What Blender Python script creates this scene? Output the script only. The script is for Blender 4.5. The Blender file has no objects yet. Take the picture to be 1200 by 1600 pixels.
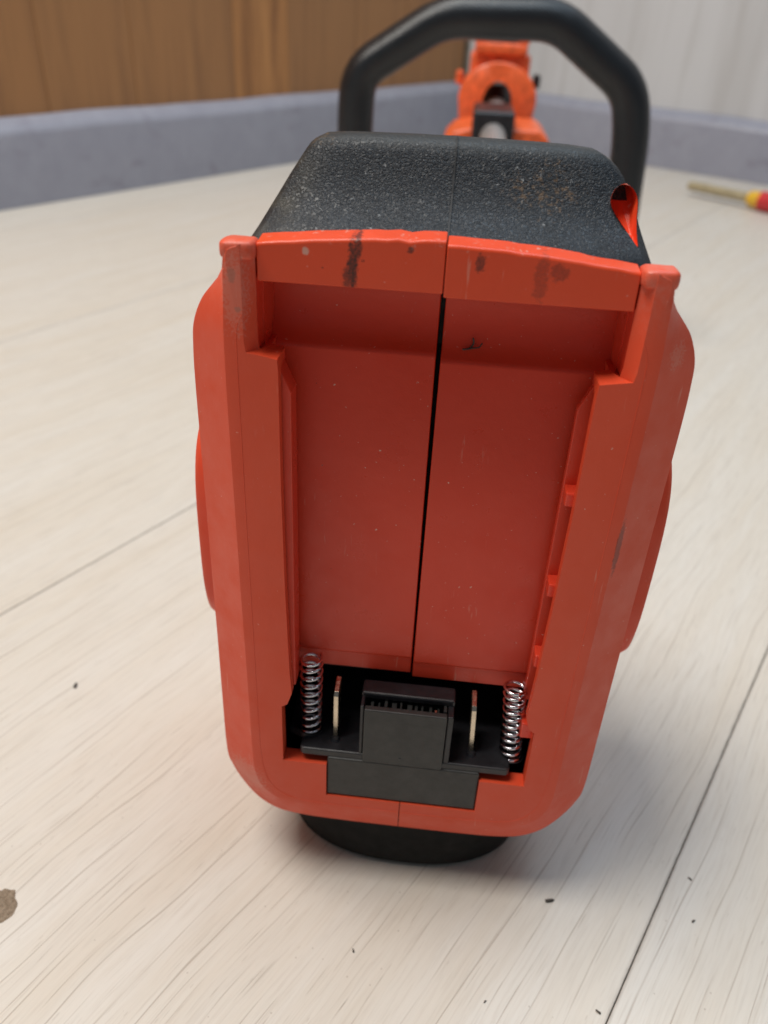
import bpy, bmesh, math, random
from mathutils import Matrix, Vector, noise
random.seed(7)
sc = bpy.context.scene
S = 0.64e-3                      # modelling unit (u) in metres: the tool's rear face is 110 u = 70 mm wide
H = 256.0                        # camera height above the floor in u

# ------------------------------------------------------------------ camera
# tool frame: x right along the rear face, y into the tool, z up the battery slide; origin low on the rear face
R = Matrix(((0.99403065, 0.09018529, -0.06139769), (0.09884665, -0.50626301, 0.85669546), (0.04617795, -0.8576505, -0.51215546)))
A = Matrix(((0.999993, 0.0, -0.00374857), (0.00018209, 0.99881952, 0.04857514), (0.00374415, -0.04857548, 0.9988125)))
CAM = Vector((1.9282, -166.3016, 215.6585))           # camera in the tool frame
UP = Vector(A[2])
BASE = CAM - UP * H                                    # floor point under the camera = world origin
def T2W(v): return A @ (Vector(v) - BASE)
def W2T(v): return A.transposed() @ Vector(v) + BASE

cam_d = bpy.data.cameras.new('camera'); cam = bpy.data.objects.new('camera', cam_d); sc.collection.objects.link(cam)
M = A @ R
rot = Matrix(((M[0][0], -M[0][1], -M[0][2]), (M[1][0], -M[1][1], -M[1][2]), (M[2][0], -M[2][1], -M[2][2])))
cam.matrix_world = Matrix.Translation((0, 0, H * S)) @ rot.to_4x4()
cam_d.sensor_fit = 'VERTICAL'; cam_d.sensor_height = 36.0; cam_d.lens = 36 * 1220 / 1600
cam_d.clip_start = 0.005; cam_d.clip_end = 50
cam_d.dof.use_dof = True; cam_d.dof.focus_distance = 0.128; cam_d.dof.aperture_fstop = cam_d.lens / 1.45
sc.camera = cam

# ------------------------------------------------------------------ light
w = bpy.data.worlds.new('World'); sc.world = w; w.use_nodes = True
bg = w.node_tree.nodes['Background']; bg.inputs[0].default_value = (0.84, 0.93, 1.06, 1); bg.inputs[1].default_value = 0.13
def area(name, loc, target, size, power, col):
    d = bpy.data.lights.new(name, 'AREA'); d.shape = 'SQUARE'; d.size = size; d.energy = power; d.color = col
    o = bpy.data.objects.new(name, d); sc.collection.objects.link(o); o.location = loc
    o.rotation_euler = (Vector(target) - Vector(loc)).to_track_quat('-Z', 'Y').to_euler(); return o
area('ceiling_light', (-0.45, 0.12, 1.33), (0.0, 0.18, 0.05), 0.52, 18.0, (1.0, 0.95, 0.88))
area('window_light', (0.24, 0.44, 1.22), (0.02, 0.22, 0.05), 0.6, 5.2, (0.66, 0.84, 1.0))
sc.view_settings.view_transform = 'Standard'; sc.view_settings.look = 'None'
sc.view_settings.exposure = 0; sc.view_settings.gamma = 1
sc.render.engine = 'CYCLES'

# ------------------------------------------------------------------ node helpers
class NT:
    def __init__(s, name):
        s.m = bpy.data.materials.new(name); s.m.use_nodes = True
        s.t = s.m.node_tree; s.n = s.t.nodes; s.b = s.n['Principled BSDF']
        s.co = s.n.new('ShaderNodeTexCoord').outputs['Object']
    def link(s, a, b): s.t.links.new(a, b)
    def put(s, sock, v):
        if hasattr(v, 'is_linked') or isinstance(v, bpy.types.NodeSocket): s.link(v, sock)
        else: sock.default_value = v
    def map(s, vec, scale=(1, 1, 1), loc=(0, 0, 0), rot=(0, 0, 0)):
        n = s.n.new('ShaderNodeMapping'); s.put(n.inputs[0], vec)
        n.inputs[1].default_value = loc; n.inputs[2].default_value = rot; n.inputs[3].default_value = scale; return n.outputs[0]
    def noise(s, vec, scale, detail=2, rough=.5, dist=0):
        n = s.n.new('ShaderNodeTexNoise'); s.put(n.inputs['Vector'], vec); n.inputs['Scale'].default_value = scale
        n.inputs['Detail'].default_value = detail; n.inputs['Roughness'].default_value = rough; n.inputs['Distortion'].default_value = dist
        return n.outputs['Fac']
    def voro(s, vec, scale, feat='F1', rnd=1):
        n = s.n.new('ShaderNodeTexVoronoi'); n.feature = feat; s.put(n.inputs['Vector'], vec); n.inputs['Scale'].default_value = scale
        n.inputs['Randomness'].default_value = rnd; return n.outputs['Distance'], (n.outputs['Color'] if feat == 'F1' else None)
    def ramp(s, fac, lo, hi, a=0., b=1.):
        n = s.n.new('ShaderNodeMapRange'); s.put(n.inputs[0], fac); n.inputs[1].default_value = lo; n.inputs[2].default_value = hi
        n.inputs[3].default_value = a; n.inputs[4].default_value = b; n.clamp = True; return n.outputs[0]
    def math(s, op, a, b=0., c=None):
        n = s.n.new('ShaderNodeMath'); n.operation = op; s.put(n.inputs[0], a); s.put(n.inputs[1], b)
        if c is not None: s.put(n.inputs[2], c)
        return n.outputs[0]
    def mix(s, fac, a, b, mode='MIX'):
        n = s.n.new('ShaderNodeMix'); n.data_type = 'RGBA'; n.blend_type = mode
        s.put(n.inputs[0], fac); s.put(n.inputs[6], a if not isinstance(a, tuple) else (*a, 1)[:4]); s.put(n.inputs[7], b if not isinstance(b, tuple) else (*b, 1)[:4])
        return n.outputs[2]
    def sep(s, vec):
        n = s.n.new('ShaderNodeSeparateXYZ'); s.put(n.inputs[0], vec); return n.outputs
    def bump(s, h, strength, dist):
        n = s.n.new('ShaderNodeBump'); n.inputs['Strength'].default_value = strength; n.inputs['Distance'].default_value = dist
        s.put(n.inputs['Height'], h); s.link(n.outputs[0], s.b.inputs['Normal'])
    def out(s, col, rough=.5, spec=None, metal=None):
        s.put(s.b.inputs['Base Color'], col if not isinstance(col, tuple) else (*col, 1)[:4]); s.put(s.b.inputs['Roughness'], rough)
        if spec is not None: s.b.inputs['Specular IOR Level'].default_value = spec
        if metal is not None: s.b.inputs['Metallic'].default_value = metal
        return s.m
    def u(s):                                           # object coordinates in u, tool origin
        return s.map(s.co, (1 / S,) * 3, tuple(OT))
    def blob(s, vec, c, r, wob=.6, nscale=1.2):         # soft irregular spot: 1 inside
        v = s.map(vec, (1 / r[0], 0 if r[1] is None else 1 / r[1], 1 / r[2]), (-c[0] / r[0], 0 if r[1] is None else -c[1] / r[1], -c[2] / r[2]))
        n = s.n.new('ShaderNodeVectorMath'); n.operation = 'LENGTH'; s.put(n.inputs[0], v)
        d = s.math('ADD', n.outputs['Value'], s.math('MULTIPLY', s.math('SUBTRACT', s.noise(vec, nscale, 4, .65), .5), wob * 4))
        return s.ramp(d, 1.15, .75)

OT = Vector((0, 14, 0)); OT.z = ((UP.dot(BASE) - UP.x * 0 - UP.y * 14) / UP.z)    # the tool's base point on the floor

# ------------------------------------------------------------------ materials
def orange(name, base=(0.75, 0.076, 0.025), rough=.48, dots=1., kind=None):
    t = NT(name); v = t.u()
    big = t.noise(v, .035, 3); col = t.mix(t.ramp(big, .35, .7), base, tuple(c * f for c, f in zip(base, (1.03, 1.12, 1.25))))
    # worn, slightly whitened skin in patches and scratches
    sv = t.map(v, (.9, .9, .06), rot=(0, .5, .2)); scr = t.math('MULTIPLY', t.ramp(t.noise(sv, .9, 3, .7), .665, .70), t.ramp(t.noise(v, .06, 2), .5, .62))
    col = t.mix(t.math('MULTIPLY', scr, .38), col, (.78, .36, .27))
    # dust: pale and dark specks
    vd = t.map(v, (1, .8, 1.1)); wv = t.n.new('ShaderNodeTexNoise'); t.put(wv.inputs['Vector'], v); wv.inputs['Scale'].default_value = 2.2; ad = t.n.new('ShaderNodeVectorMath'); ad.operation = 'MULTIPLY_ADD'; t.put(ad.inputs[0], wv.outputs['Color']); ad.inputs[1].default_value = (1.1, 1.1, 1.1); t.put(ad.inputs[2], vd); vd = ad.outputs[0]
    d1, c1 = t.voro(vd, .33); r1 = t.sep(c1)
    pale = t.math('MULTIPLY', t.ramp(d1, .10, .05), t.ramp(r1[0], .92, .93)); dark = t.math('MULTIPLY', t.ramp(d1, .09, .05), t.ramp(r1[1], .965, .97))
    d2, c2 = t.voro(vd, 1.0); r2 = t.sep(c2); pale2 = t.math('MULTIPLY', t.ramp(d2, .14, .08), t.ramp(r2[0], .94, .95))
    col = t.mix(t.math('MULTIPLY', t.math('MAXIMUM', pale, pale2), .55 * dots), col, (.80, .55, .45))
    col = t.mix(t.math('MULTIPLY', dark, .85 * dots), col, (.035, .015, .012))
    if kind == 'bumper':
        sm = None
        for c, r, k, ns in (((-19.8, 0, 175), (1.1, None, 6), .95, 1.1), ((-20.4, 0, 172.6), (1.6, None, 2.6), .75, 1.2), ((-18.8, 0, 179), (.9, None, 3), .9, 1.1), ((7.3, 0, 177.5), (1.1, None, 1.9), .75, 1.2), ((20.3, 0, 175), (1.5, None, 5), .4, 1.0), ((24, 0, 176.5), (2, None, 1.8), .5, .9), ((-7.5, 0, 179), (.7, None, .7), .9, 1.2)):
            b = t.math('MULTIPLY', t.blob(v, c, r, .45, ns), k); sm = b if sm is None else t.math('MAXIMUM', sm, b)
        col = t.mix(t.math('MULTIPLY', sm, t.ramp(t.noise(v, 1.6, 4, .7), .3, .6, .55, 1)), col, (.03, .017, .014))
        ch = t.math('MAXIMUM', t.blob(v, (-30, 0, 177.3), (.8, None, .9), .3, 1.1), t.math('MULTIPLY', t.ramp(t.noise(v, .35, 4, .7), .6, .68), t.ramp(t.sep(v)[2], 178.5, 180.5)))
        col = t.mix(t.math('MULTIPLY', ch, .7), col, (.68, .46, .38))
    if kind == 'shell':                                 # chafed pale ears at the top and the chafed lower corner
        z = t.sep(v)[2]
        ear = t.math('MULTIPLY', t.ramp(z, 163, 176), t.ramp(t.noise(v, .5, 5, .72), .32, .70))
        col = t.mix(t.math('MULTIPLY', ear, .50), col, (.66, .24, .18))
        sm = t.blob(v, (48.6, 0, 111), (.8, None, 8), .35, .9); col = t.mix(t.math('MULTIPLY', sm, .6), col, (.09, .02, .016))
        sm2 = t.math('MAXIMUM', t.blob(v, (-45.6, 0, 172), (1.0, None, 1.6), .5, 1.0), t.blob(v, (-44.6, 0, 164.5), (.7, None, .7), .5, 1.2)); col = t.mix(t.math('MULTIPLY', sm2, .45), col, (.16, .10, .075))
        for c, r in (((-50, 3, 11), (7, 9, 7)), ((52, 6, 160), (2.2, 4, 3)), ((-45, 0, 168), (3, 3, 8))):
            col = t.mix(t.math('MULTIPLY', t.blob(v, c, r, .9, 1.4), .28), col, (.70, .34, .26))
    fine = t.noise(v, 2.2, 3, .6); t.bump(t.math('ADD', fine, t.math('MULTIPLY', t.noise(v, .25, 2), 2)), .22, .00012)
    return t.out(col, t.ramp(t.noise(v, .10, 5, .65), .3, .7, rough - .12, rough + .14), .45)

def plain(name, col, rough=.5, bump=.0, nscale=1., spec=.5, metal=0, var=.25):
    t = NT(name); v = t.map(t.co, (1 / S,) * 3)
    c = t.mix(t.ramp(t.noise(v, .15 * nscale, 4, .6), .3, .7), tuple(x * (1 - var) for x in col), tuple(min(1, x * (1 + var)) for x in col))
    if bump: t.bump(t.noise(v, 1.5 * nscale, 3, .6), bump, .0002)
    return t.out(c, t.ramp(t.noise(v, .4 * nscale, 3), .3, .7, max(.02, rough - .05), rough + .06), spec, metal)

def rubber():
    t = NT('black_rubber'); v = t.u(); z = t.sep(v)[2]
    # leathery moulded grain
    vv = t.map(v, (1, 1, 1.35)); n1 = t.noise(vv, 1.28, .4, .5, .9)
    g = t.math('ABSOLUTE', t.math('SUBTRACT', n1, .5)); grain = t.ramp(g, .0, .16)
    fadez = t.ramp(z, 179, 187, .45, 1.)
    dust_sheen = t.math('MULTIPLY', t.ramp(t.noise(v, .14, 3), .35, .7), t.ramp(z, 192, 178))
    col = t.mix(t.math('MULTIPLY', dust_sheen, .28), (.009, .0120, .0165), (.048, .063, .085))  # low dust, tinted blue to paint in the cool sheen
    col = t.mix(t.math('MULTIPLY', t.ramp(z, 195.5, 198), .35), col, (.07, .075, .075))  # top edge painted paler, as if catching light from above
    side = t.math('MULTIPLY', t.ramp(t.sep(v)[0], -28, -37), t.ramp(t.noise(v, .2, 4), .35, .65)); col = t.mix(t.math('MULTIPLY', side, .35), col, (.10, .088, .06))
    sm = None
    for c, r, ns in (((-32, 0, 198), (4, None, 2.2), .5), ((15, 0, 189.5), (3, None, 3), 1.3), ((21.5, 0, 190), (5, None, 4), 1.3)):
        b = t.blob(v, c, r, 1.3, ns); sm = b if sm is None else t.math('MAXIMUM', sm, b)
    col = t.mix(t.math('MULTIPLY', t.math('MULTIPLY', sm, t.ramp(t.noise(v, .9, 3, .7), .50, .62)), .55), col, (.17, .10, .045))
    sp = None
    for c, r in (((-32, 0, 181.5), (6, None, 3)), ((-17, 0, 181.5), (6, None, 3)), ((-9, 0, 184), (5, None, 3)), ((18, 0, 182.5), (8, None, 2.5)), ((-3, 0, 190), (30, None, 8))):
        b = t.blob(v, c, r, .8, .6); sp = b if sp is None else t.math('MAXIMUM', sp, b)
    wv = t.n.new('ShaderNodeTexNoise'); t.put(wv.inputs['Vector'], v); wv.inputs['Scale'].default_value = 1.6; wv.inputs['Detail'].default_value = 4; ad = t.n.new('ShaderNodeVectorMath'); ad.operation = 'MULTIPLY_ADD'; t.put(ad.inputs[0], wv.outputs['Color']); ad.inputs[1].default_value = (1.6, 1.6, 1.6); t.put(ad.inputs[2], t.map(v, (1, 1, .7)))
    d1, c1 = t.voro(ad.outputs[0], .75); r1 = t.sep(c1); pale = t.math('MULTIPLY', t.ramp(d1, .25, .12), t.ramp(r1[0], .86, .88))
    col = t.mix(t.math('MULTIPLY', t.math('MULTIPLY', pale, sp), .5), col, (.55, .57, .58))
    d2, c2 = t.voro(v, 1.4); r2 = t.sep(c2); p2 = t.math('MULTIPLY', t.ramp(d2, .3, .15), t.ramp(r2[0], .985, .99)); col = t.mix(t.math('MULTIPLY', p2, .15), col, (.4, .42, .42))
    t.bump(t.math('MULTIPLY', grain, t.math('MULTIPLY', fadez, t.ramp(z, 197.5, 195.5, .4, 1))), .58, .00013)
    return t.out(col, t.ramp(n1, .3, .7, .42, .56), .34)

PW = 304.8
def floor_mat():
    t = NT('whitewashed_laminate')
    oi = t.n.new('ShaderNodeObjectInfo').outputs['Random']
    v = t.map(t.co, (1 / S,) * 3)                       # x across the plank, y along it (u)
    off = t.n.new('ShaderNodeCombineXYZ'); t.put(off.inputs[0], t.math('MULTIPLY', oi, 700.)); t.put(off.inputs[1], t.math('MULTIPLY', oi, 1300.))
    va = t.n.new('ShaderNodeVectorMath'); t.put(va.inputs[0], v); t.put(va.inputs[1], off.outputs[0]); v = va.outputs[0]
    # slow sideways wander of the grain
    x, y, z = t.sep(v)
    wob = t.math('MULTIPLY', t.math('SUBTRACT', t.noise(t.map(v, (.30, .16, 1)), .03, 3, .5), .5), 20.)
    cx = t.n.new('ShaderNodeCombineXYZ'); t.put(cx.inputs[0], t.math('ADD', x, wob)); t.put(cx.inputs[1], y); g = cx.outputs[0]
    broad = t.noise(t.map(g, (.05, .0045, 1)), 1, 4, .6)
    mid = t.noise(t.map(g, (.16, .010, 1)), 1, 4, .65)
    fine = t.noise(t.map(g, (.9, .035, 1)), 1, 3, .6)
    col = t.mix(t.ramp(broad, .3, .7), (.63, .572, .49), (.665, .632, .578))
    col = t.mix(t.ramp(mid, .45, .75, 0, .28), col, (.56, .50, .425))
    col = t.mix(t.ramp(fine, .48, .72, 0, .30), col, (.52, .46, .39))
    # long thin pores / growth lines
    gx = t.sep(g)[0]
    def lines(sp, amp, seed, wid, blo, bhi, by):
        q = t.math('ADD', t.math('DIVIDE', gx, sp), t.math('MULTIPLY', t.noise(t.map(g, (.33 / sp, .004, 1), loc=(seed, seed * 2.1, 0)), 1, 2, .5), amp))
        d = t.math('ABSOLUTE', t.math('SUBTRACT', t.math('FRACT', q), .5)); idn = t.math('FLOOR', q)
        c3 = t.n.new('ShaderNodeCombineXYZ'); t.put(c3.inputs[0], t.math('MULTIPLY', idn, 7.31)); t.put(c3.inputs[1], t.math('MULTIPLY', y, by)); t.put(c3.inputs[2], t.math('MULTIPLY', idn, 3.7 + seed))
        return t.math('MULTIPLY', t.ramp(d, wid, wid * .25), t.ramp(t.noise(c3.outputs[0], 1., 3, .6), blo, bhi))
    line = lines(10.5, 1.3, 1.7, .030, .44, .58, .010)
    l2 = t.math('MAXIMUM', lines(4.3, 1.3, 5.3, .055, .54, .66, .022), lines(2.3, 1.2, 9.1, .10, .60, .70, .04))
    streak = t.ramp(t.noise(t.map(g, (1.3, .05, 1)), 1, 3, .65), .50, .70, 0, .26)
    col = t.mix(streak, col, (.40, .34, .28))
    # short dark dashes and pin specks
    dd, dc = t.voro(t.map(g, (.62, .14, 1)), 1.); dr = t.sep(dc)
    dash = t.math('MULTIPLY', t.ramp(dd, .16, .09), t.ramp(dr[0], .90, .92))
    pd, pc = t.voro(t.map(v, (.42, .42, 1)), 1.); pr = t.sep(pc); pin = t.math('MULTIPLY', t.ramp(pd, .15, .09), t.ramp(pr[0], .93, .94))
    dk = t.math('MAXIMUM', t.math('MAXIMUM', t.math('MULTIPLY', line, .48), t.math('MULTIPLY', l2, .46)), t.math('MAXIMUM', t.math('MULTIPLY', dash, .2), t.math('MULTIPLY', pin, .38)))
    col = t.mix(dk, col, (.21, .145, .10))
    ox = t.math('ABSOLUTE', t.sep(t.map(t.co, (1 / S,) * 3))[0])
    edge = t.math('MULTIPLY', t.ramp(ox, PW / 2 - 1.2, PW / 2 - .4), t.ramp(t.noise(t.map(v, (.6, .18, 1)), 1, 4, .7), .30, .62, .25, 1)); col = t.mix(t.math('MULTIPLY', edge, .5), col, (.16, .13, .105))
    smudge = t.ramp(t.noise(v, .022, 4, .6), .60, .78, 0, .14); col = t.mix(smudge, col, (.42, .39, .36))
    t.bump(t.math('SUBTRACT', t.math('MULTIPLY', fine, .35), dk), .35, .00015)
    return t.out(col, t.ramp(mid, .3, .7, .38, .5), .4)

def wood_wall(name, cols, gscale, dark, rough=.5):
    t = NT(name); oi = t.n.new('ShaderNodeObjectInfo').outputs['Random']
    v = t.map(t.co, (1 / S,) * 3); off = t.n.new('ShaderNodeCombineXYZ'); t.put(off.inputs[0], t.math('MULTIPLY', oi, 900.)); t.put(off.inputs[2], t.math('MULTIPLY', oi, 500.))
    va = t.n.new('ShaderNodeVectorMath'); t.put(va.inputs[0], v); t.put(va.inputs[1], off.outputs[0]); v = va.outputs[0]
    n = t.noise(t.map(v, (gscale, gscale, gscale * .11)), 1, 5, .6, .6); n2 = t.noise(t.map(v, (gscale * 2.2, gscale * 2.2, gscale * .16)), 1, 4, .65)
    col = t.mix(t.ramp(n, .32, .68), cols[0], cols[1]); col = t.mix(t.ramp(n2, .46, .66, 0, .85), col, cols[2]); col = t.mix(t.ramp(oi, 0, 1, 0, dark), col, cols[3])
    return t.out(col, rough, .35)

def baseboard_mat():
    t = NT('grey_violet_skirting'); v = t.map(t.co, (1 / S,) * 3)
    col = t.mix(t.ramp(t.noise(t.map(v, (.03, .03, .022)), 1, 6, .7), .3, .7), (.285, .292, .352), (.335, .343, .405))
    col = t.mix(t.ramp(t.noise(v, .028, 4, .6),   .68, .76, 0, .6), col, (.52, .60, .68))
    col = t.mix(t.ramp(t.noise(t.map(v, (1, 1, 2), loc=(77, 11, 3)), .02, 3), .62, .75, 0, .35), col, (.16, .135, .17))
    return t.out(col, .42, .5)

ORANGE = orange('orange_plastic', kind='shell'); ORANGE_BAY = orange('orange_bay_plastic', (.73, .056, .022), .36, 1.8); ORANGE_BUMP = orange('orange_bumper_plastic', (.77, .073, .020), .38, .8, 'bumper')
ORANGE_FAR = plain('orange_clamp_plastic', (.80, .13, .035), .4, .05)
RUBBER = rubber()
BLACK = plain('black_plastic', (.016, .016, .019), .38, .10, 1.5, .5, 0, .35); BLACK_FRONT = plain('black_connector_plastic', (.026, .026, .025), .46, .12, 1.2, .5, 0, .3)
VOID = plain('black_cavity', (.006, .006, .007), .6, 0)
FOOTM = plain('black_foot_rubber', (.008, .0078, .0075), .75, .3, .6, .2, 0, .3)
GRIP = None
def grip_mat():
    t = NT('black_grip_foam'); v = t.map(t.co, (1 / S,) * 3)
    n = t.n.new('ShaderNodeTexWave'); n.wave_type = 'BANDS'; n.bands_direction = 'DIAGONAL'; n.inputs['Scale'].default_value = .16; n.inputs['Distortion'].default_value = .6; t.put(n.inputs[0], v)
    t.bump(t.math('ADD', t.math('MULTIPLY', n.outputs['Fac'], .7), t.noise(v, .5, 3)), .35, .0006)
    return t.out(t.mix(t.noise(v, .1, 3), (.006, .0075, .010), (.012, .0145, .018)), .32, .5)
GRIP = grip_mat()
STEEL = plain('spring_steel', (.72, .71, .76), .12, 0, 1, .5, 1, .2); BRASS = plain('tinned_contact', (.68, .58, .45), .26, .08, 1, .5, 1, .2)
ALU = plain('shaft_aluminium', (.50, .47, .46), .38, 0, 1, .5, .6)
FLOOR = floor_mat()
BROWN = wood_wall('brown_wood_laminate', ((.46, .205, .070), (.58, .275, .095), (.21, .088, .034), (.29, .150, .070)), .021, .75)
PALE = wood_wall('pale_wood_laminate', ((.56, .56, .565), (.62, .62, .63), (.48, .47, .465), (.57, .565, .565)), .007, .25)
SKIRT = baseboard_mat()

# ------------------------------------------------------------------ mesh helpers (all in u)
COL = sc.collection
def finish(o, bevel=0, seg=2, smooth=30):
    me = o.data
    if smooth is not None:
        for p in me.polygons: p.use_smooth = True
    if bevel:
        b = o.modifiers.new('bevel', 'BEVEL'); b.width = bevel * S; b.segments = seg; b.limit_method = 'ANGLE'; b.angle_limit = math.radians(62 if o.name.startswith('housing_half') else 32); b.harden_normals = False
    if smooth is not None:
        mod = me
        bm = bmesh.new(); bm.from_mesh(me)
        for e in bm.edges:
            e.smooth = not (len(e.link_faces) == 2 and e.calc_face_angle(0) > math.radians(smooth)) if len(e.link_faces) == 2 else False
        bm.to_mesh(me); bm.free()
    return o
def mk(name, bm, mat, parent=None, off=Vector((0, 0, 0)), bevel=0, seg=2, smooth=30, recalc=True):
    if recalc: bmesh.ops.recalc_face_normals(bm, faces=bm.faces)
    for v in bm.verts: v.co = (v.co - off) * S
    me = bpy.data.meshes.new(name); bm.to_mesh(me); bm.free(); me.materials.append(mat)
    o = bpy.data.objects.new(name, me); COL.objects.link(o)
    if parent: o.parent = parent
    return finish(o, bevel, seg, smooth)
def tool(name, bm, mat, parent=None, **k):             # part of the trimmer, tool frame
    return mk(name, bm, mat, parent or ROOT, OT, **k)
def poly(bm, pts, d, axis):                            # extruded polygon; axis 'x': pts=(y,z), 'y': pts=(x,z), 'z': pts=(x,y)
    def P(p, t): return {'x': (t, p[0], p[1]), 'y': (p[0], t, p[1]), 'z': (p[0], p[1], t)}[axis]
    a = [bm.verts.new(P(p, d[0])) for p in pts]; b = [bm.verts.new(P(p, d[1])) for p in pts]; n = len(pts)
    bm.faces.new(a); bm.faces.new(b[::-1])
    for i in range(n): bm.faces.new((a[i], b[i], b[(i + 1) % n], a[(i + 1) % n]))
    return bm
def box(bm, x0, x1, y0, y1, z0, z1): return poly(bm, [(x0, z0), (x1, z0), (x1, z1), (x0, z1)], (y0, y1), 'y')
def B(*a): return box(bmesh.new(), *a)
def loft(bm, rows, close=False, cap=False):
    rv = [[bm.verts.new(p) for p in r] for r in rows]; n = len(rows[0])
    for a, b in zip(rv, rv[1:]):
        for i in range(n if close else n - 1): bm.faces.new((a[i], a[(i + 1) % n], b[(i + 1) % n], b[i]))
    if cap: bm.faces.new(rv[0]); bm.faces.new(rv[-1][::-1])
    return rv
def tube(bm, path, r, n=12, closed=False, cap=True):
    path = [Vector(p) for p in path]; m = len(path); rings = []; prev = None
    for i, p in enumerate(path):
        a = path[(i - 1) % m] if (closed or i > 0) else p; b = path[(i + 1) % m] if (closed or i < m - 1) else p
        t = (b - a).normalized()
        if prev is None: prev = t.orthogonal().normalized()
        prev = (prev - t * prev.dot(t)).normalized(); q = t.cross(prev); rr = r[i] if isinstance(r, (list, tuple)) else r
        rings.append([bm.verts.new(p + (prev * math.cos(2 * math.pi * k / n) + q * math.sin(2 * math.pi * k / n)) * rr) for k in range(n)])
    for i in range(m if closed else m - 1):
        a, b = rings[i], rings[(i + 1) % m]
        for k in range(n): bm.faces.new((a[k], a[(k + 1) % n], b[(k + 1) % n], b[k]))
    if cap and not closed: bm.faces.new(rings[0][::-1]); bm.faces.new(rings[-1])
    return bm
def rounded(path, rad, seg=6, closed=False):
    path = [Vector(p) for p in path]; out = []; m = len(path)
    for i, p in enumerate(path):
        if not closed and i in (0, m - 1): out.append(p); continue
        a = (path[i - 1] - p); b = (path[(i + 1) % m] - p); ra = min(rad, a.length * .48); rb = min(rad, b.length * .48)
        A0 = p + a.normalized() * ra; B0 = p + b.normalized() * rb
        for k in range(seg + 1):
            s = k / seg; out.append(A0 * (1 - s) ** 2 + p * 2 * s * (1 - s) + B0 * s * s)
    return out
def tag(o, label, cat, kind=None, group=None):
    o['label'] = label
    if cat: o['category'] = cat
    if kind: o['kind'] = kind
    if group: o['group'] = group
    return o
def struct(o, label): o['kind'] = 'structure'; o['label'] = label; return o
def empty(name, loc_u, rot=None):
    o = bpy.data.objects.new(name, None); COL.objects.link(o); o.location = Vector(loc_u) * S; o.empty_display_size = .02
    if rot: o.rotation_euler = rot
    return o

# ------------------------------------------------------------------ floor, walls, skirting
fl = mk('floor', B(-3000, 3000, -1200, 4000, -30, -9), plain('floor_screed', (.10, .09, .08), .8), None, bevel=0)
struct(fl, 'pale whitewashed wood-look laminate floor laid in wide planks')
ANG = math.radians(60.4) - math.pi / 2                 # planks run at 60.4 degrees from the tool's face
ca, sa = math.cos(ANG), math.sin(ANG)
PW = 304.8
def plank_loc(ax, ay): return (ca * ax - sa * ay, sa * ax + ca * ay)
for k in range(-4, 5):
    x1 = k * PW; x0 = x1 - PW                          # across-plank coordinate of the joints (0 = right-hand joint in view)
    for j in range(-1, 2):
        L = 2600; y0 = -1500 + j * L + (0 if k % 2 else 900) + (-700 if k in (0, 1) else 0)
        g = .14
        bm = bmesh.new(); pts = [(x0 + g, y0 + g), (x1 - g, y0 + g), (x1 - g, y0 + L - g), (x0 + g, y0 + L - g)]
        cx, cy = (x0 + x1) / 2, y0 + L / 2
        poly(bm, [(p[0] - cx, p[1] - cy) for p in pts], (-8, 0), 'z')
        o = mk('floor_plank', bm, FLOOR, fl, bevel=.28, seg=2, smooth=None)
        X, Y = plank_loc(cx, cy)
        o.location = (X * S, Y * S, 0); o.rotation_euler = (0, 0, ANG)
# joint 0 passes through (67,118): shift all planks so that it does
nx = Vector((ca, sa)); shift = nx.dot(Vector((67, 118)))
for o in fl.children: o.location.x += nx.x * shift * S; o.location.y += nx.y * shift * S

corner = Vector((-10, 1907, 0)); dl = Vector((-.534, -.846, 0)).normalized(); dr = Vector((.838, -.545, 0)).normalized()
nl = Vector((-dl.y, dl.x, 0)); nr = Vector((dr.y, -dr.x, 0))
if nl.dot(-corner) < 0: nl = -nl
if nr.dot(-corner) < 0: nr = -nr
def wall(name, d, nrm, L, mat, label, widths, back=8):
    off = 24.5                                            # boards stand behind the skirting face
    def pt(s, t, z): return corner + d * s + nrm * t + Vector((0, 0, z))
    bm = bmesh.new(); loft(bm, [[pt(s, t, z) for s, t in ((-40, -off - 30), (L, -off - 30), (L, -off - 4), (-40, -off - 4))] for z in (-9, 1500)], True, True)
    wobj = mk(name, bm, plain(name + '_core', (.2, .16, .12), .8), None, bevel=0); struct(wobj, label)
    s = -14; i = 0
    ang = math.atan2(d.y, d.x)
    while s < L:
        wd = widths[i % len(widths)]; i += 1
        bm = bmesh.new(); box(bm, 0, wd - (.8 if mat is BROWN else .3), -2.5, 2.5, 0, 1470)
        o = mk('wall_board', bm, mat, wobj, bevel=.8, seg=1, smooth=None)
        o.location = pt(s, -off + random.uniform(-.6, .2), 20) * S; o.rotation_euler = (0, 0, ang); s += wd
    return wobj
wall('left_wall', dl, nl, 2400, BROWN, 'brown wood-grain panelled wall to the left of the corner', [210, 150, 175, 120, 190, 140])
wall('right_wall', dr, nr, 2400, PALE, 'pale grey wood-grain panelled wall to the right of the corner', [980, 900])
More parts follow.
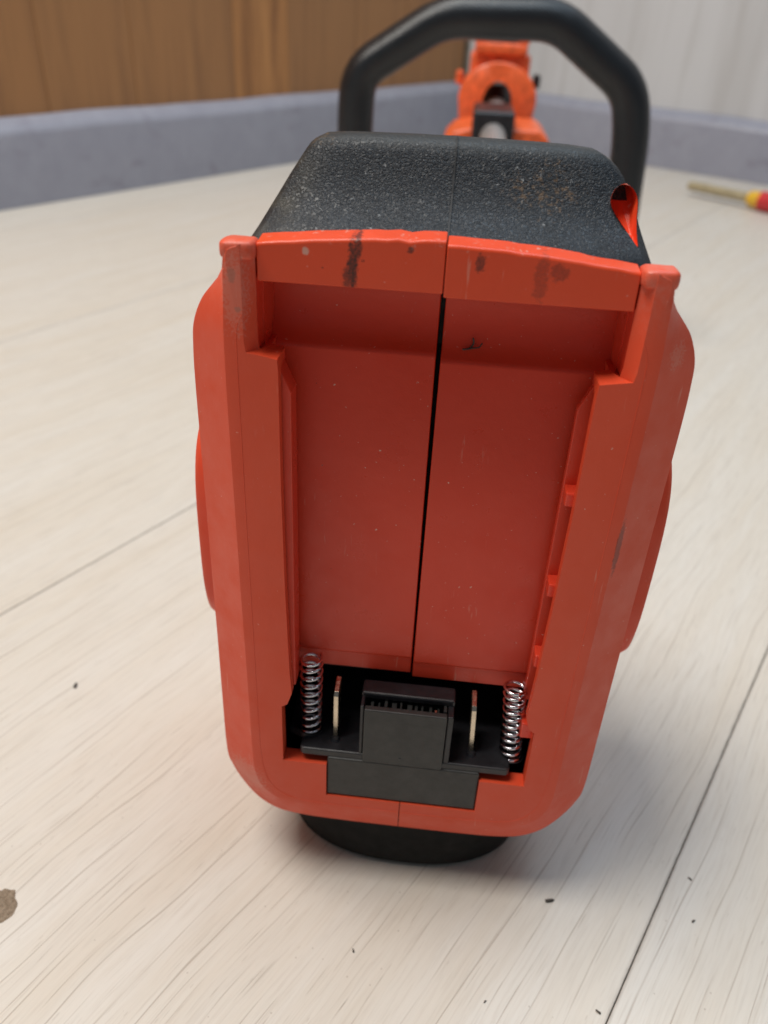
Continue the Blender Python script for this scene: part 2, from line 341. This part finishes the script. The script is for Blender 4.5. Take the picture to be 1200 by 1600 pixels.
def skirting(d, nrm, L, ext, hgt, label):
    prof = [(0, 0.4), (0, hgt - 8), (-.8, hgt - 4), (-3, hgt), (-8, hgt + 5), (-15, hgt + 9.5), (-21, hgt + 12), (-22, hgt + 12), (-22, .4)]
    bm = bmesh.new(); rows = []
    n = 40
    for i in range(n + 1):
        s = -ext + (L + ext) * i / n
        wv = 1.5 * math.sin(i * .9) + .8 * math.sin(i * 2.1)
        rows.append([corner + d * s + nrm * (t + (wv * .25 if t > -18 else 0)) + Vector((0, 0, z + (wv * .6 if z > 5 else 0))) for t, z in prof])
    loft(bm, rows, True, True)
    o = mk('baseboard', bm, SKIRT, None, smooth=40); struct(o, label); return o
skirting(dl, nl, 2300, 0, 92, 'grey violet baseboard with a light rounded top along the brown wall')
skirting(dr, nr, 2300, 10.8, 86, 'grey violet baseboard with a light rounded top along the pale wall')

# ------------------------------------------------------------------ the tool
ROOT = bpy.data.objects.new('cordless_trimmer', None); COL.objects.link(ROOT)
ROOT.matrix_world = Matrix.Translation(T2W(OT) * S) @ A.to_4x4(); ROOT.empty_display_size = .03
tag(ROOT, 'orange and black cordless garden trimmer standing on its foot with an empty battery bay', 'power tool')

F = [(.12, 2.2), (10, 2.2), (20, 2.2), (30, 2.5), (36, 3.3), (41, 6.0), (44.8, 10.5), (46.6, 16.5), (47.0, 24), (47.2, 40), (47.4, 60), (47.7, 80), (47.9, 100), (48.1, 120), (48.3, 140), (48.3, 152), (48.2, 160), (47.9, 166), (47.7, 171), (47.5, 175), (46.6, 177.4), (44.4, 178.4)]
Bk = [(.12, 3.6, -6.6), (10, 3.6, -6.6), (20, 3.6, -6.5), (31, 3.7, -6.2), (40, 4.2, -5.2), (47, 5.6, -2.4), (52.4, 7.4, 2.4), (56.2, 8.6, 8.5), (58.0, 9, 16), (58.2, 9, 40), (58.2, 9, 60), (58.3, 9, 80), (58.4, 9, 100), (58.5, 9, 120), (58.6, 9, 142), (58.4, 9, 152), (57.8, 9, 158), (55.6, 9, 163.5), (52.4, 9, 167.6), (49.6, 8.8, 171.0), (47.9, 7.8, 175.4), (44.8, 7, 178)]
I = [(.12, 9.3), (23.7, 9.3), (23.7, 23.3), (37.3, 23.3), (37.3, 46), (35.6, 47.2), (34.2, 51.6), (34.7, 60), (35.5, 90), (35.9, 120), (35.9, 150.4), (36.1, 153.6), (39.4, 154.2), (43.2, 154.8), (43.6, 157), (43.6, 172), (43.6, 178.4)]
def fine(pts, k=4):
    out = []; n = len(pts); P = [Vector(p) for p in pts]
    for i in range(n - 1):
        a, b, c, d = P[max(0, i - 1)], P[i], P[i + 1], P[min(n - 1, i + 2)]
        for j in range(k):
            t = j / k; out.append(tuple(.5 * (2 * b + (c - a) * t + (2 * a - 5 * b + 4 * c - d) * t * t + (3 * b - a - 3 * c + d) * t ** 3)))
    out.append(tuple(P[-1])); return out
F = fine(F, 6); Bk = fine(Bk, 6)
def shell(sx):
    bm = bmesh.new()
    inset = []
    n = len(F)
    for i, (x, z) in enumerate(F):                      # flat face edge, 2.6 u inside the outline
        a = Vector(F[max(0, i - 1)]); b = Vector(F[min(n - 1, i + 1)]); t = (b - a).normalized(); nn = Vector((t.y, -t.x))
        k = 2.4 if z < 165 else max(.5, 2.4 - (z - 165) * .16)
        inset.append((x - nn.x * k if i else .12, 0, z - nn.y * k))
    mid = [(x, .4, z) for x, z in F]
    b0 = [p for p in Bk]
    low = lambda z: z if z < 160 else 160 + (z - 160) * .25
    b1 = [(x, 14, 160 + (z - 160) * .8 if z > 160 else z) for x, y, z in Bk]
    b2 = [(x * .985, 74, low(z)) for x, y, z in Bk]
    b3 = [(x * .93, 84, low(z) * .97 + 2.5) for x, y, z in Bk]
    b4 = [(.12, 84, low(z) * .97 + 2.5) for x, y, z in Bk]
    rv = loft(bm, [[(sx * p[0], p[1], p[2]) for p in r] for r in (inset, mid, b0, b1, b2, b3, b4)])
    # flat rim face between the outline and the bay opening, then the thickness of the lip
    iv = [bm.verts.new((sx * x, 0, z)) for x, z in I]
    bm.faces.new(rv[0] + iv[::-1])
    dep = [25 if i < 2 else (5 if i in (2, 3) else (4 if x > 37 and z < 60 else (3 if z < 151 else 9))) for i, (x, z) in enumerate(I)]
    dep[-4:] = [3.2] * 4; dep[-5] = 9
    iv2 = [bm.verts.new((sx * (x - (2.5 if x > 43 else 0)), d, z)) for (x, z), d in zip(I, dep)]
    for i in range(len(I) - 1): bm.faces.new((iv[i], iv[i + 1], iv2[i + 1], iv2[i]))
    return tool('housing_half', bm, ORANGE, bevel=.3, seg=2, smooth=15)
for sx in (-1, 1): shell(sx)

# raised panel line moulded round the flange: a hair-thin bead from ear to ear
gl = [(43.75, 163.3), (44.3, 162.4), (45.1, 159.8), (45.3, 155), (45.2, 120), (44.9, 80), (44.6, 40), (44.2, 26), (43.0, 16), (39.5, 9.4), (33, 6.0), (20, 5.0), (.5, 4.9)]
for sx in (-1, 1):
    bm = bmesh.new(); tube(bm, [(sx * x, .02, z) for x, z in fine(gl, 6)], .11, 6); tool('panel_line', bm, ORANGE, smooth=60)
# bay walls behind the lips: pocket wall, rear rail, cap and the stiffening ribs
for sx in (-1, 1):
    bm = bmesh.new(); x0, x1 = sorted((sx * 39.6, sx * 47)); box(bm, x0, x1, 2.6, 30, 46, 154)
    tool('bay_wall', bm, ORANGE_BAY, smooth=None)
    bm = bmesh.new(); pts = [(sx * 33.7, 52), (sx * 33.7, 144.5), (sx * 37.0, 151.6), (sx * 41, 151.4), (sx * 41, 50)]; poly(bm, pts, (7.6 if sx > 0 else 3.4, 9.8), 'y')
    tool('guide_rail', bm, ORANGE_BAY, bevel=.25, smooth=None)
    bm = bmesh.new(); poly(bm, [(sx * 36.2, 150.6), (sx * 36.6, 153.4), (sx * 42, 153.7), (sx * 42, 150.6)], (.6, 10), 'y'); tool('rail_cap', bm, ORANGE_BAY, bevel=.3, smooth=None)
    bm = bmesh.new(); poly(bm, [(3.3, 154.5), (9.2, 154.5), (9.2, 178), (3.3, 178)], sorted((sx * 41.1, sx * 43)), 'x'); tool('bay_wall', bm, ORANGE_BAY, smooth=None)
    bm = bmesh.new(); box(bm, *sorted((sx * 40.9, sx * 42.8)), 9.0, 29, 150, 178); tool('bay_wall', bm, ORANGE_BAY, smooth=None)
    for z0, z1 in (((120.6, 124.4), (93.0, 97.0), (68.4, 72.6), (40.2, 46)) if sx > 0 else ()):
        bm = bmesh.new(); x0, x1 = sorted((sx * 33.9, sx * 39.8)); box(bm, x0, x1, 2.9 if z0 > 45 else 3.4, 8.2, z0, z1); tool('rib', bm, ORANGE_BAY, bevel=.45, smooth=None)

# back panel halves of the bay with the step under the bumper
def panel(sx, dz, dy):
    prof = [(14.5, 50.6), (14.5, 56.6), (14.0, 57.0), (14.0, 151.2), (14.25, 151.8), (15.0, 152.5), (16.2, 153.6), (17.6, 155.3), (18.7, 157.6), (19.4, 160.4), (19.6, 164), (19.6, 178), (28, 178), (28, 50.6)]
    bm = bmesh.new(); poly(bm, [(y + dy, z + dz) for y, z in prof], (0, 1), 'x')
    for v in bm.verts:
        v.co.x = sx * ((.30 + .32 * max(0, min(1, (v.co.z - 55) / 100))) if v.co.x < .5 else 42.0)
    return tool('bay_back_panel', bm, ORANGE_BAY, bevel=.3, seg=2, smooth=25)
panel(-1, .7, 0); panel(1, -.5, -.35)
bm = bmesh.new(); box(bm, -1.6, 1.6, 28.6, 30, 48, 178); tool('seam_backing', bm, VOID, smooth=None)

# bumper strip across the top, in two halves, arched on top
def bumper(sx, dz, dy):
    bm = bmesh.new(); rows = []
    N = 16
    for i in range(N + 1):
        x = .12 + (40.7 - .12) * i / N
        zt = 181.0 - 2.9 * (x / 40) ** 1.7 + dz + .18 * noise.noise((x * .35 * sx, 3.1, 0)) - (max(0, .5 - abs(x - 7) * .22) if sx < 0 else 0)
        zb = 169.9 + dz
        rows.append([(sx * x, y + dy, z) for y, z in ((3.0, zb), (3.0, zt - .5), (3.4, zt), (9.0, zt + .8), (9.0, zb))])
    loft(bm, rows, True, True)
    return tool('bumper_strip', bm, ORANGE_BUMP, bevel=.22, smooth=30)
bumper(-1, .35, 0); bumper(1, -.35, -.25)
# ears: chafed rounded posts
for sx in (-1, 1):
    bm = bmesh.new(); bmesh.ops.create_uvsphere(bm, u_segments=20, v_segments=12, radius=1)
    for v in bm.verts:
        n = v.co.copy(); q = Vector([math.copysign(abs(c) ** .45, c) for c in n])
        v.co = Vector((sx * 44.6 + q.x * 3.9, 3.9 + q.y * 3.85, 176.9 + q.z * 2.1 + .2 * noise.noise(n * 2)))
    tool('ear_tip', bm, ORANGE, smooth=60)

# dark chassis cavity below the back panel
bm = bmesh.new()
for b in ((-41, 41, 44, 46, 5, 60), (-41, 41, 9.5, 46, 4, 6), (-42, -40, 5, 46, 5, 50), (40, 42, 5, 46, 5, 50), (-41, 41, 16, 46, 49.8, 50.4)): box(bm, *b)
tool('chassis_well', bm, VOID, smooth=None)

# connector block
con = tool('terminal_block', B(-23.5, 23.5, .35, 24, 9.7, 26.2), BLACK_FRONT, bevel=.5, smooth=None)
bm = bmesh.new(); poly(bm, [(-32.2, 4), (-32.2, 1.6), (-31.2, .8), (31.4, .8), (32.4, 1.6), (32.4, 6), (37, 8), (37, 40), (-37, 40), (-37, 9), (-32.2, 7)], (26.0, 28.8), 'z'); tool('shelf_plate', bm, BLACK, con, bevel=.45, smooth=None)
tool('front_panel', B(-12.7, 11.8, .30, 2.4, 26, 48.0), BLACK_FRONT, con, bevel=.35, smooth=None)
for x0, x1 in ((-13.9, -12.9), (12.0, 13.7)): tool('side_cheek', B(x0, x1, 1.0, 11, 28, 48.6 if x0 < 0 else 47.6), BLACK, con, bevel=.3, smooth=None)
tool('top_lip', B(-14.1, 13.9, 5.8, 11.8, 47.2, 49.6), BLACK, con, bevel=.6, seg=2, smooth=None)
tool('slot_back', B(-13, 12.4, 6.5, 11, 28, 46), VOID, con, smooth=None)
for i in range(11):
    x = -11.2 + i * 2.2 + random.uniform(-.3, .3); tool('terminal_fin', B(x, x + random.choice((.6, .9, 1.5)), 2.9 + random.uniform(0, 1.2), 6.6, 34, 47.0 + random.uniform(-1.6, .6)), BLACK_FRONT, con, bevel=.12, seg=1, smooth=None)
tool('terminal_fin', B(8.1, 8.6, 3.0, 4.0, 40, 47.2), BRASS, con, smooth=None)
bm = bmesh.new(); bmesh.ops.create_uvsphere(bm, u_segments=10, v_segments=6, radius=.55)
for v in bm.verts: v.co = Vector((-1.2 + v.co.x, .35 + v.co.y * .3, 29 + v.co.z))
tool('gate_mark', bm, BLACK, con, smooth=60)
for x, tilt in ((-21.9, 0), (20.6, 1.)):                # blade contacts
    bm = bmesh.new(); prof = [(6.0, 28.4), (6.0, 46.4), (6.9, 47.6), (12.4, 48.8), (13.4, 47.4), (13.4, 28.4)]; poly(bm, prof, (x - .66, x + .66), 'x')
    for v in bm.verts: v.co.x -= tilt * (v.co.z - 28) * .045; pass
    tool('contact_blade', bm, BRASS, con, bevel=.07, smooth=None)
    bm = bmesh.new(); bmesh.ops.create_cone(bm, cap_ends=True, segments=14, radius1=1.7, radius2=1.1, depth=1.0)
    for v in bm.verts: v.co += Vector((x, 5.6, 29.2))
    tool('contact_boss', bm, BLACK, con, smooth=40)
def spring(x0, x1, z0, z1, y, turns):
    bm = bmesh.new(); path = []; N = turns * 22
    for i in range(N + 1):
        s = i / N; a = 2 * math.pi * turns * s + .6
        # close-wound end coils
        zz = s
        if s < .09: zz = s * .45
        elif s > .93: zz = 1 - (1 - s) * .55
        else: zz = .0405 + (s - .09) / .84 * (1 - .0405 - .0385)
        r = 3.15; path.append((x0 + (x1 - x0) * zz + r * math.cos(a), y + r * math.sin(a), z0 + (z1 - z0) * zz))
    tube(bm, path, .47, 8)
    o = tool('coil_spring', bm, STEEL, con, smooth=60)
    bm = bmesh.new(); tube(bm, [(x0, y, 28.4), (x0, y, z0 + .9)], [4.3, 4.1], 24, cap=False); tube(bm, [(x0, y, 28.4), (x0, y, z0 + 3)], [2.2, 1.9], 16); tool('spring_seat', bm, BLACK, con, smooth=40)
    return o
spring(-30.1, -29.9, 29.2, 58.2, 9.2, 10); spring(33.0, 30.9, 27.6, 56.2, 8.2, 11)

# side pads
for sx in (-1, 1):
    bm = bmesh.new(); rows = []
    for x, k, dxy in ((57, 1.0, 0), (64.6, 1.0, 0), (65.9, .975, 0), (66.4, .93, 0), (66.4, .0, 0)):
        row = []
        for i in range(48):
            a = 2 * math.pi * i / 48; c, s = math.cos(a), math.sin(a); e = .62
            row.append((sx * x, 46 + 24 * k * math.copysign(abs(c) ** e, c), 88 + 37 * k * math.copysign(abs(s) ** e, s)))
        rows.append(row)
    loft(bm, rows, True); bmesh.ops.remove_doubles(bm, verts=bm.verts, dist=.001); tool('side_pad', bm, ORANGE, smooth=40)

# black over-moulded cover
rowsdef = [(6.4, 176.8, 45.0, 45.4), (7.8, 179.0, 44.6, 45.0), (11.6, 181.2, 43.4, 44.2), (15.6, 184.0, 42.0, 43.1), (18.8, 187.3, 40.2, 41.8), (21.3, 191.0, 38.1, 40.2), (23.2, 194.4, 36.0, 38.4), (24.4, 196.3, 34.8, 36.8), (25.6, 197.5, 34.0, 35.4), (27.6, 198.2, 33.2, 34.2), (29.6, 198.5, 32.6, 33.2), (30.4, 198.0, 32.4, 33.0), (40, 197.2, 32, 32.6), (60, 195, 31.6, 31.8), (82, 190, 28.6, 28.8), (88, 182, 27, 27)]
def cover_rows():
    rows = []
    for k, (y, z, wl, wr) in enumerate(rowsdef):
        zb = 174.5; dn = lambda d: max(zb + .2 + (6 - d) * .05, z - d)
        row = [(-wl - .6, y + 5, zb), (-wl - .4, y + 4, dn(6)), (-wl, y + 2.4, dn(3)), (-wl + 1.0, y + 1.1, dn(1.3)), (-wl + 3.0, y + .4, z - .35)]
        for f in (-.85, -.6, -.3, 0, .3, .6, .85):
            row.append(((-(wl - 4) if f < 0 else (wr - 4)) * abs(f), y, z + (1.4 if k < 3 else .6) * (1 - f * f) * .8))
        row += [(wr - 3.0, y + .4, z - .35), (wr - 1.0, y + 1.1, dn(1.3)), (wr, y + 2.4, dn(3)), (wr + .4, y + 4, dn(6)), (wr + .6, y + 5, zb)]
        rows.append(row)
    return rows
bm = bmesh.new(); cr = cover_rows(); loft(bm, cr, True, True)
bmesh.ops.recalc_face_normals(bm, faces=bm.faces)
cover = tool('rubber_cover', bm, RUBBER, smooth=None)
for p in cover.data.polygons: p.use_smooth = True
for sx in (1,):
    k = 49.4
    bm = bmesh.new(); poly(bm, [(sx * 43.2, 177.5), (sx * 45.0, 177.0), (sx * (k - 2.2), 173), (sx * k, 166), (sx * 44, 162), (sx * 43, 164)], (11.5, 70), 'y'); tool('cover_skirt', bm, RUBBER, cover, bevel=.6, smooth=30)
bm = bmesh.new(); box(bm, -43, 43, 28.5, 82, 150, 176.5); tool('cover_base', bm, BLACK, cover, bevel=1.0, smooth=None)
bm = bmesh.new(); box(bm, -45.4, -43.2, 10.5, 60, 158, 176); tool('cover_base', bm, BLACK, cover, bevel=.6, smooth=None)
# moulding seam: a thin dark groove line down the middle of the cover
bm = bmesh.new(); pts = [(r[8][1], r[8][2]) for r in cr[:10]]
loft(bm, [[(-.2, y - .06, z + .42), (.2, y - .06, z + .42), (.2, y + .5, z - .1), (-.2, y + .5, z - .1)] for y, z in pts], True, True)
tool('mould_seam', bm, VOID, cover, smooth=None)

# tear-drop strap slot in the right shoulder, cut through the cover, with an orange sleeve inside
TC = (37.6, 188.6)
def tear(cx, cz, k=1.0):
    pts = []
    for i in range(28):
        a = 2 * math.pi * i / 28
        # round head at top-left, pointed tail to lower right
        px = math.cos(a) * 4.0; pz = math.sin(a) * 4.6
        tail = max(0, -math.sin(a)) ** 2.2
        px = px * (1 - .75 * tail) + tail * 4.6; pz -= tail * 6.0
        pts.append((cx + px * k, cz + pz * k))
    return pts
cutbm = bmesh.new(); poly(cutbm, tear(*TC, .74), (4, 26), 'y')
cutter = tool('slot_cutter', cutbm, RUBBER, smooth=None)
md = cover.modifiers.new('slot', 'BOOLEAN'); md.object = cutter; md.operation = 'DIFFERENCE'; md.solver = 'EXACT'
bpy.context.view_layer.update()
dg = bpy.context.evaluated_depsgraph_get(); newme = bpy.data.meshes.new_from_object(cover.evaluated_get(dg)); cover.modifiers.clear(); cover.data = newme
bpy.data.objects.remove(cutter)
bm = bmesh.new(); bm.from_mesh(cover.data)
for e in bm.edges: e.smooth = not (len(e.link_faces) == 2 and e.calc_face_angle(0) > math.radians(50))
bm.to_mesh(cover.data); bm.free()
bm = bmesh.new(); loft(bm, [[(x, 18.6 + (z - 188) * .85 + y, z) for x, z in tear(*TC, k)] for y, k in ((.5, .735), (6.6, .70), (7.2, .60), (7.3, .05))], True)
tool('strap_slot', bm, ORANGE_BUMP, cover, smooth=60)

# foot
bm = bmesh.new(); rows = []
for zf, rx, ry, dy in ((-5.5, 45, 32, 0), (-14, 44.6, 31.6, 0), (-24, 44, 31, 0), (-1000, 42.6, 30, 0), (-2000, 40, 28.4, 0)):
    row = []
    for i in range(56):
        a = 2 * math.pi * i / 56; ee = .85; x, y = 1.5 + rx * math.copysign(abs(math.cos(a)) ** ee, math.cos(a)), 37 + ry * math.copysign(abs(math.sin(a)) ** ee, math.sin(a))
        zfl = (UP.dot(BASE) - UP.x * x - UP.y * y) / UP.z
        z = zf if zf > -500 else (zfl + (2.2 if zf == -1000 else .05)); row.append((x, y, z))
    rows.append(row)
loft(bm, rows, True, True); tool('foot', bm, FOOTM, smooth=50)

# loop handle far along the shaft
hp = [(136, 700, 92), (130.5, 700, 172), (122.5, 700, 203), (60.5, 700, 245), (-26, 700, 242.5), (-89, 700, 203), (-91, 700, 168), (-90, 700, 92), (-58, 702, 52), (98, 702, 52)]
bm = bmesh.new(); tube(bm, [W2T(p) for p in rounded(hp, 16, 5, True)], 14.6, 20, True)
handle = tool('loop_handle', bm, GRIP, smooth=60)
SH0, SH1 = Vector((10, 236, 108)), Vector((31, 1030, 148))
bm = bmesh.new(); tube(bm, [W2T(SH0), W2T(SH1)], 13, 20); tool('shaft', bm, ALU, smooth=60)
def WB(x0, x1, y0, y1, z0, z1):
    bm = box(bmesh.new(), x0, x1, y0, y1, z0, z1)
    for v in bm.verts: v.co = W2T(v.co)
    return bm
bm = WB(-14, 60, 686, 716, 40, 128); tool('handle_bracket', bm, BLACK, handle, bevel=5, seg=3, smooth=None)
# front clamp: arched collar, upper block and flange
bm = bmesh.new(); rows = []
def arch(rw, rh, ztop_c, zbot, cx):
    pts = []
    for i in range(25):
        a = math.pi * i / 24; pts.append((cx + rw * math.cos(a), ztop_c + rh * math.sin(a)))
    return [(cx + rw * .86, zbot)] + pts + [(cx - rw * .86, zbot)]
oa, ia = arch(44, 38, 160, 112, 31), arch(17, 23, 156, 112, 31)
v = []
for y in (1000, 1004, 1040): v.append([[bm.verts.new(W2T((x, y + (0 if y > 1000 else 2), z))) for x, z in (oa if y != 1000 else [(31 + (p[0] - 31) * .94, p[1] - .03 * (p[1] - 140)) for p in oa])], [bm.verts.new(W2T((x, y, z))) for x, z in ia]])
n = len(oa)
for i in range(n - 1):
    bm.faces.new((v[0][0][i], v[0][0][i + 1], v[0][1][i + 1], v[0][1][i]))
    for a, b in ((v[0], v[1]), (v[1], v[2])):
        bm.faces.new((a[0][i], b[0][i], b[0][i + 1], a[0][i + 1])); bm.faces.new((a[1][i], a[1][i + 1], b[1][i + 1], b[1][i]))
    bm.faces.new((v[2][0][i], v[2][1][i], v[2][1][i + 1], v[2][0][i + 1]))
clamp = tool('shaft_clamp', bm, ORANGE_FAR, smooth=40)
tool('clamp_block', WB(-3, 64, 1012, 1060, 180, 206), ORANGE_FAR, clamp, bevel=5, seg=3, smooth=None)
tool('clamp_block', WB(1, 59, 1005, 1056, 204, 216), ORANGE_FAR, clamp, bevel=4, seg=3, smooth=None)
for x0, x1 in ((0, 14), (48, 60)): tool('clamp_lug', WB(x0, x1, 1006, 1052, 214, 224), ORANGE_FAR, clamp, bevel=3, seg=2, smooth=None)
tool('clamp_cap', WB(14, 48, 1010, 1050, 213, 226), BLACK, clamp, bevel=3, seg=2, smooth=None)
for x in (-14, 74): tool('clamp_screw', WB(x - 4, x + 4, 1020, 1040, 172, 186), ORANGE_FAR if x < 0 else BLACK, clamp, bevel=2.5, smooth=None)
bm = bmesh.new(); prof = [(-24, 100), (-24, 130), (-14, 140), (2, 144), (58, 146), (74, 146), (84, 139), (89, 126), (89, 100)]; poly(bm, prof, (890, 990), 'y')
for q in bm.verts: q.co = W2T(q.co)
flange = tool('clamp_flange', bm, ORANGE_FAR, clamp, bevel=4, seg=3, smooth=None)
tool('lever', WB(5, 47, 868, 950, 134, 163), BLACK, clamp, bevel=4, seg=3, smooth=None)
bm = bmesh.new(); tube(bm, [W2T((70, 884, 121)), W2T((70, 892, 121))], 10, 18); tool('flange_bolt', bm, BLACK, clamp, smooth=40)
# working end behind the clamp, resting on the floor
bm = bmesh.new(); loft(bm, [[W2T((31 + rx * math.cos(2 * math.pi * i / 24), 1100 + ry * math.sin(2 * math.pi * i / 24), z)) for i in range(24)] for z, rx, ry in ((2, 30, 40), (12, 40, 52), (90, 40, 56), (150, 30, 60), (172, 20, 50))], True, True)
tool('motor_head', bm, BLACK, smooth=50)

# ------------------------------------------------------------------ screwdriver on the floor at right
p0 = Vector((376, 1407, 15)); p1 = Vector((453, 1333, 15)); dv = (p1 - p0).normalized()
scr = empty('screwdriver', (p1.x, p1.y, 0)); tag(scr, 'red and yellow handled screwdriver lying on the floor by the right baseboard', 'screwdriver')
def sd(name, pts, rs, mat, n=18, sm=40):
    bm = bmesh.new(); tube(bm, [p0 + dv * s for s in pts], rs, n); return mk(name, bm, mat, scr, Vector((p1.x, p1.y, 0)), smooth=sm)
LL = (p1 - p0).length
sd('blade', [-6, 0, LL - 4], [5.5, 7.2, 7.6], plain('olive_shaft_sleeve', (.37, .31, .19), .55))
sd('collar', [LL - 8, LL - 4, LL + 10, LL + 14], [8.5, 11.5, 12.5, 12.5], plain('yellow_plastic', (.80, .48, .04), .4))
sd('handle', [LL + 12, LL + 18, LL + 40, LL + 70, LL + 130, LL + 150, LL + 156], [13.5, 14, 13.8, 15, 15, 12, 7], plain('red_plastic', (.58, .035, .04), .35))

# ------------------------------------------------------------------ crumbs and the chip in the floor
def crumb(x, y, r, label, seed, mat):
    bm = bmesh.new(); bmesh.ops.create_icosphere(bm, subdivisions=2, radius=r)
    for v in bm.verts:
        k = 1 + .95 * noise.noise(v.co * 1.6 / r + Vector((seed * 9.1, 0, 0))); v.co = Vector((v.co.x * k * 1.3 + .25 * v.co.y ** 2 / r, v.co.y * k * .5, max(-r * .3, v.co.z * k * .45)))
        v.co.z += r * .3
    o = mk('crumb', bm, mat, None, smooth=60); o.location = Vector((x, y, .02)) * S; o.rotation_euler.z = seed * 1.7
    return tag(o, label, 'crumb', group='crumbs of dirt on the floor')
DIRT = plain('dark_dirt', (.085, .072, .06), .8, .3, 2)
for i, (x, y, r, lab) in enumerate((
    (-145.9, 226.3, 1.3, 'small round dark crumb on the floor to the left of the trimmer'),
    (52.7, 154.8, 1.25, 'dark bent crumb on the floor just in front of the shadow right of the foot'),
    (-11.5, 129.9, .55, 'tiny grey crumb on the floor straight in front of the foot'),
    (100.9, 153.8, .6, 'thin dark crumb on the floor right of the plank joint'),
    (103.2, 169.3, .6, 'small dark fleck on the floor right of the joint, farther than the thin one'),
    (30.6, 119.9, .42, 'pin-head dark crumb on the floor nearest the camera'),
    (65.1, 121.0, .7, 'dark splinter-like crumb lying beside the near end of the plank joint'),
)): crumb(x, y, r, lab, i + 1, DIRT)

def chip_mat():
    t = NT('chipped_core_board'); v = t.map(t.co, (1 / S,) * 3)
    col = t.mix(t.ramp(t.noise(v, .7, 5, .7), .35, .65), (.17, .12, .075), (.36, .28, .20)); t.bump(t.noise(v, 1.2, 4, .7), .8, .0006); return t.out(col, .8)
bm = bmesh.new(); N = 40; rim = []; mid = []
for i in range(N):
    a = 2 * math.pi * i / N; k = 1 + .22 * noise.noise((math.cos(a) * 1.6, math.sin(a) * 1.6, 4)) + random.uniform(-.05, .05)
    rim.append(bm.verts.new((5.6 * k * math.cos(a), 6.6 * k * math.sin(a), .02))); mid.append(bm.verts.new((4.6 * k * math.cos(a), 5.5 * k * math.sin(a), .10 + .08 * noise.noise((i * .7, 0, 0)))))
c = bm.verts.new((0, 0, .12))
for i in range(N): j = (i + 1) % N; bm.faces.new((rim[i], rim[j], mid[j], mid[i])); bm.faces.new((mid[i], mid[j], c))
o = mk('chip', bm, chip_mat(), fl, smooth=60); o.location = Vector((-129.5, 129.5, .01)) * S

# a dark wisp of grass caught on the ledge of the battery bay
bm = bmesh.new(); tube(bm, rounded([(5.6, 16.2, 153.9), (7.4, 16.4, 154.1), (8.3, 17.2, 155.4), (7.9, 17.0, 156.6)], .8, 4), .22, 6); tube(bm, [(7.0, 16.3, 154.1), (9.6, 16.6, 154.6), (10.2, 16.7, 155.6)], .18, 6)
wisp_at = W2T(T2W((7.5, 16, 154))); o = mk('grass_wisp', bm, DIRT, None, wisp_at, smooth=60)
o.matrix_world = Matrix.Translation(T2W(wisp_at) * S) @ A.to_4x4(); tag(o, 'tiny dark wisp of dry grass caught on the ledge inside the battery bay', 'grass wisp')
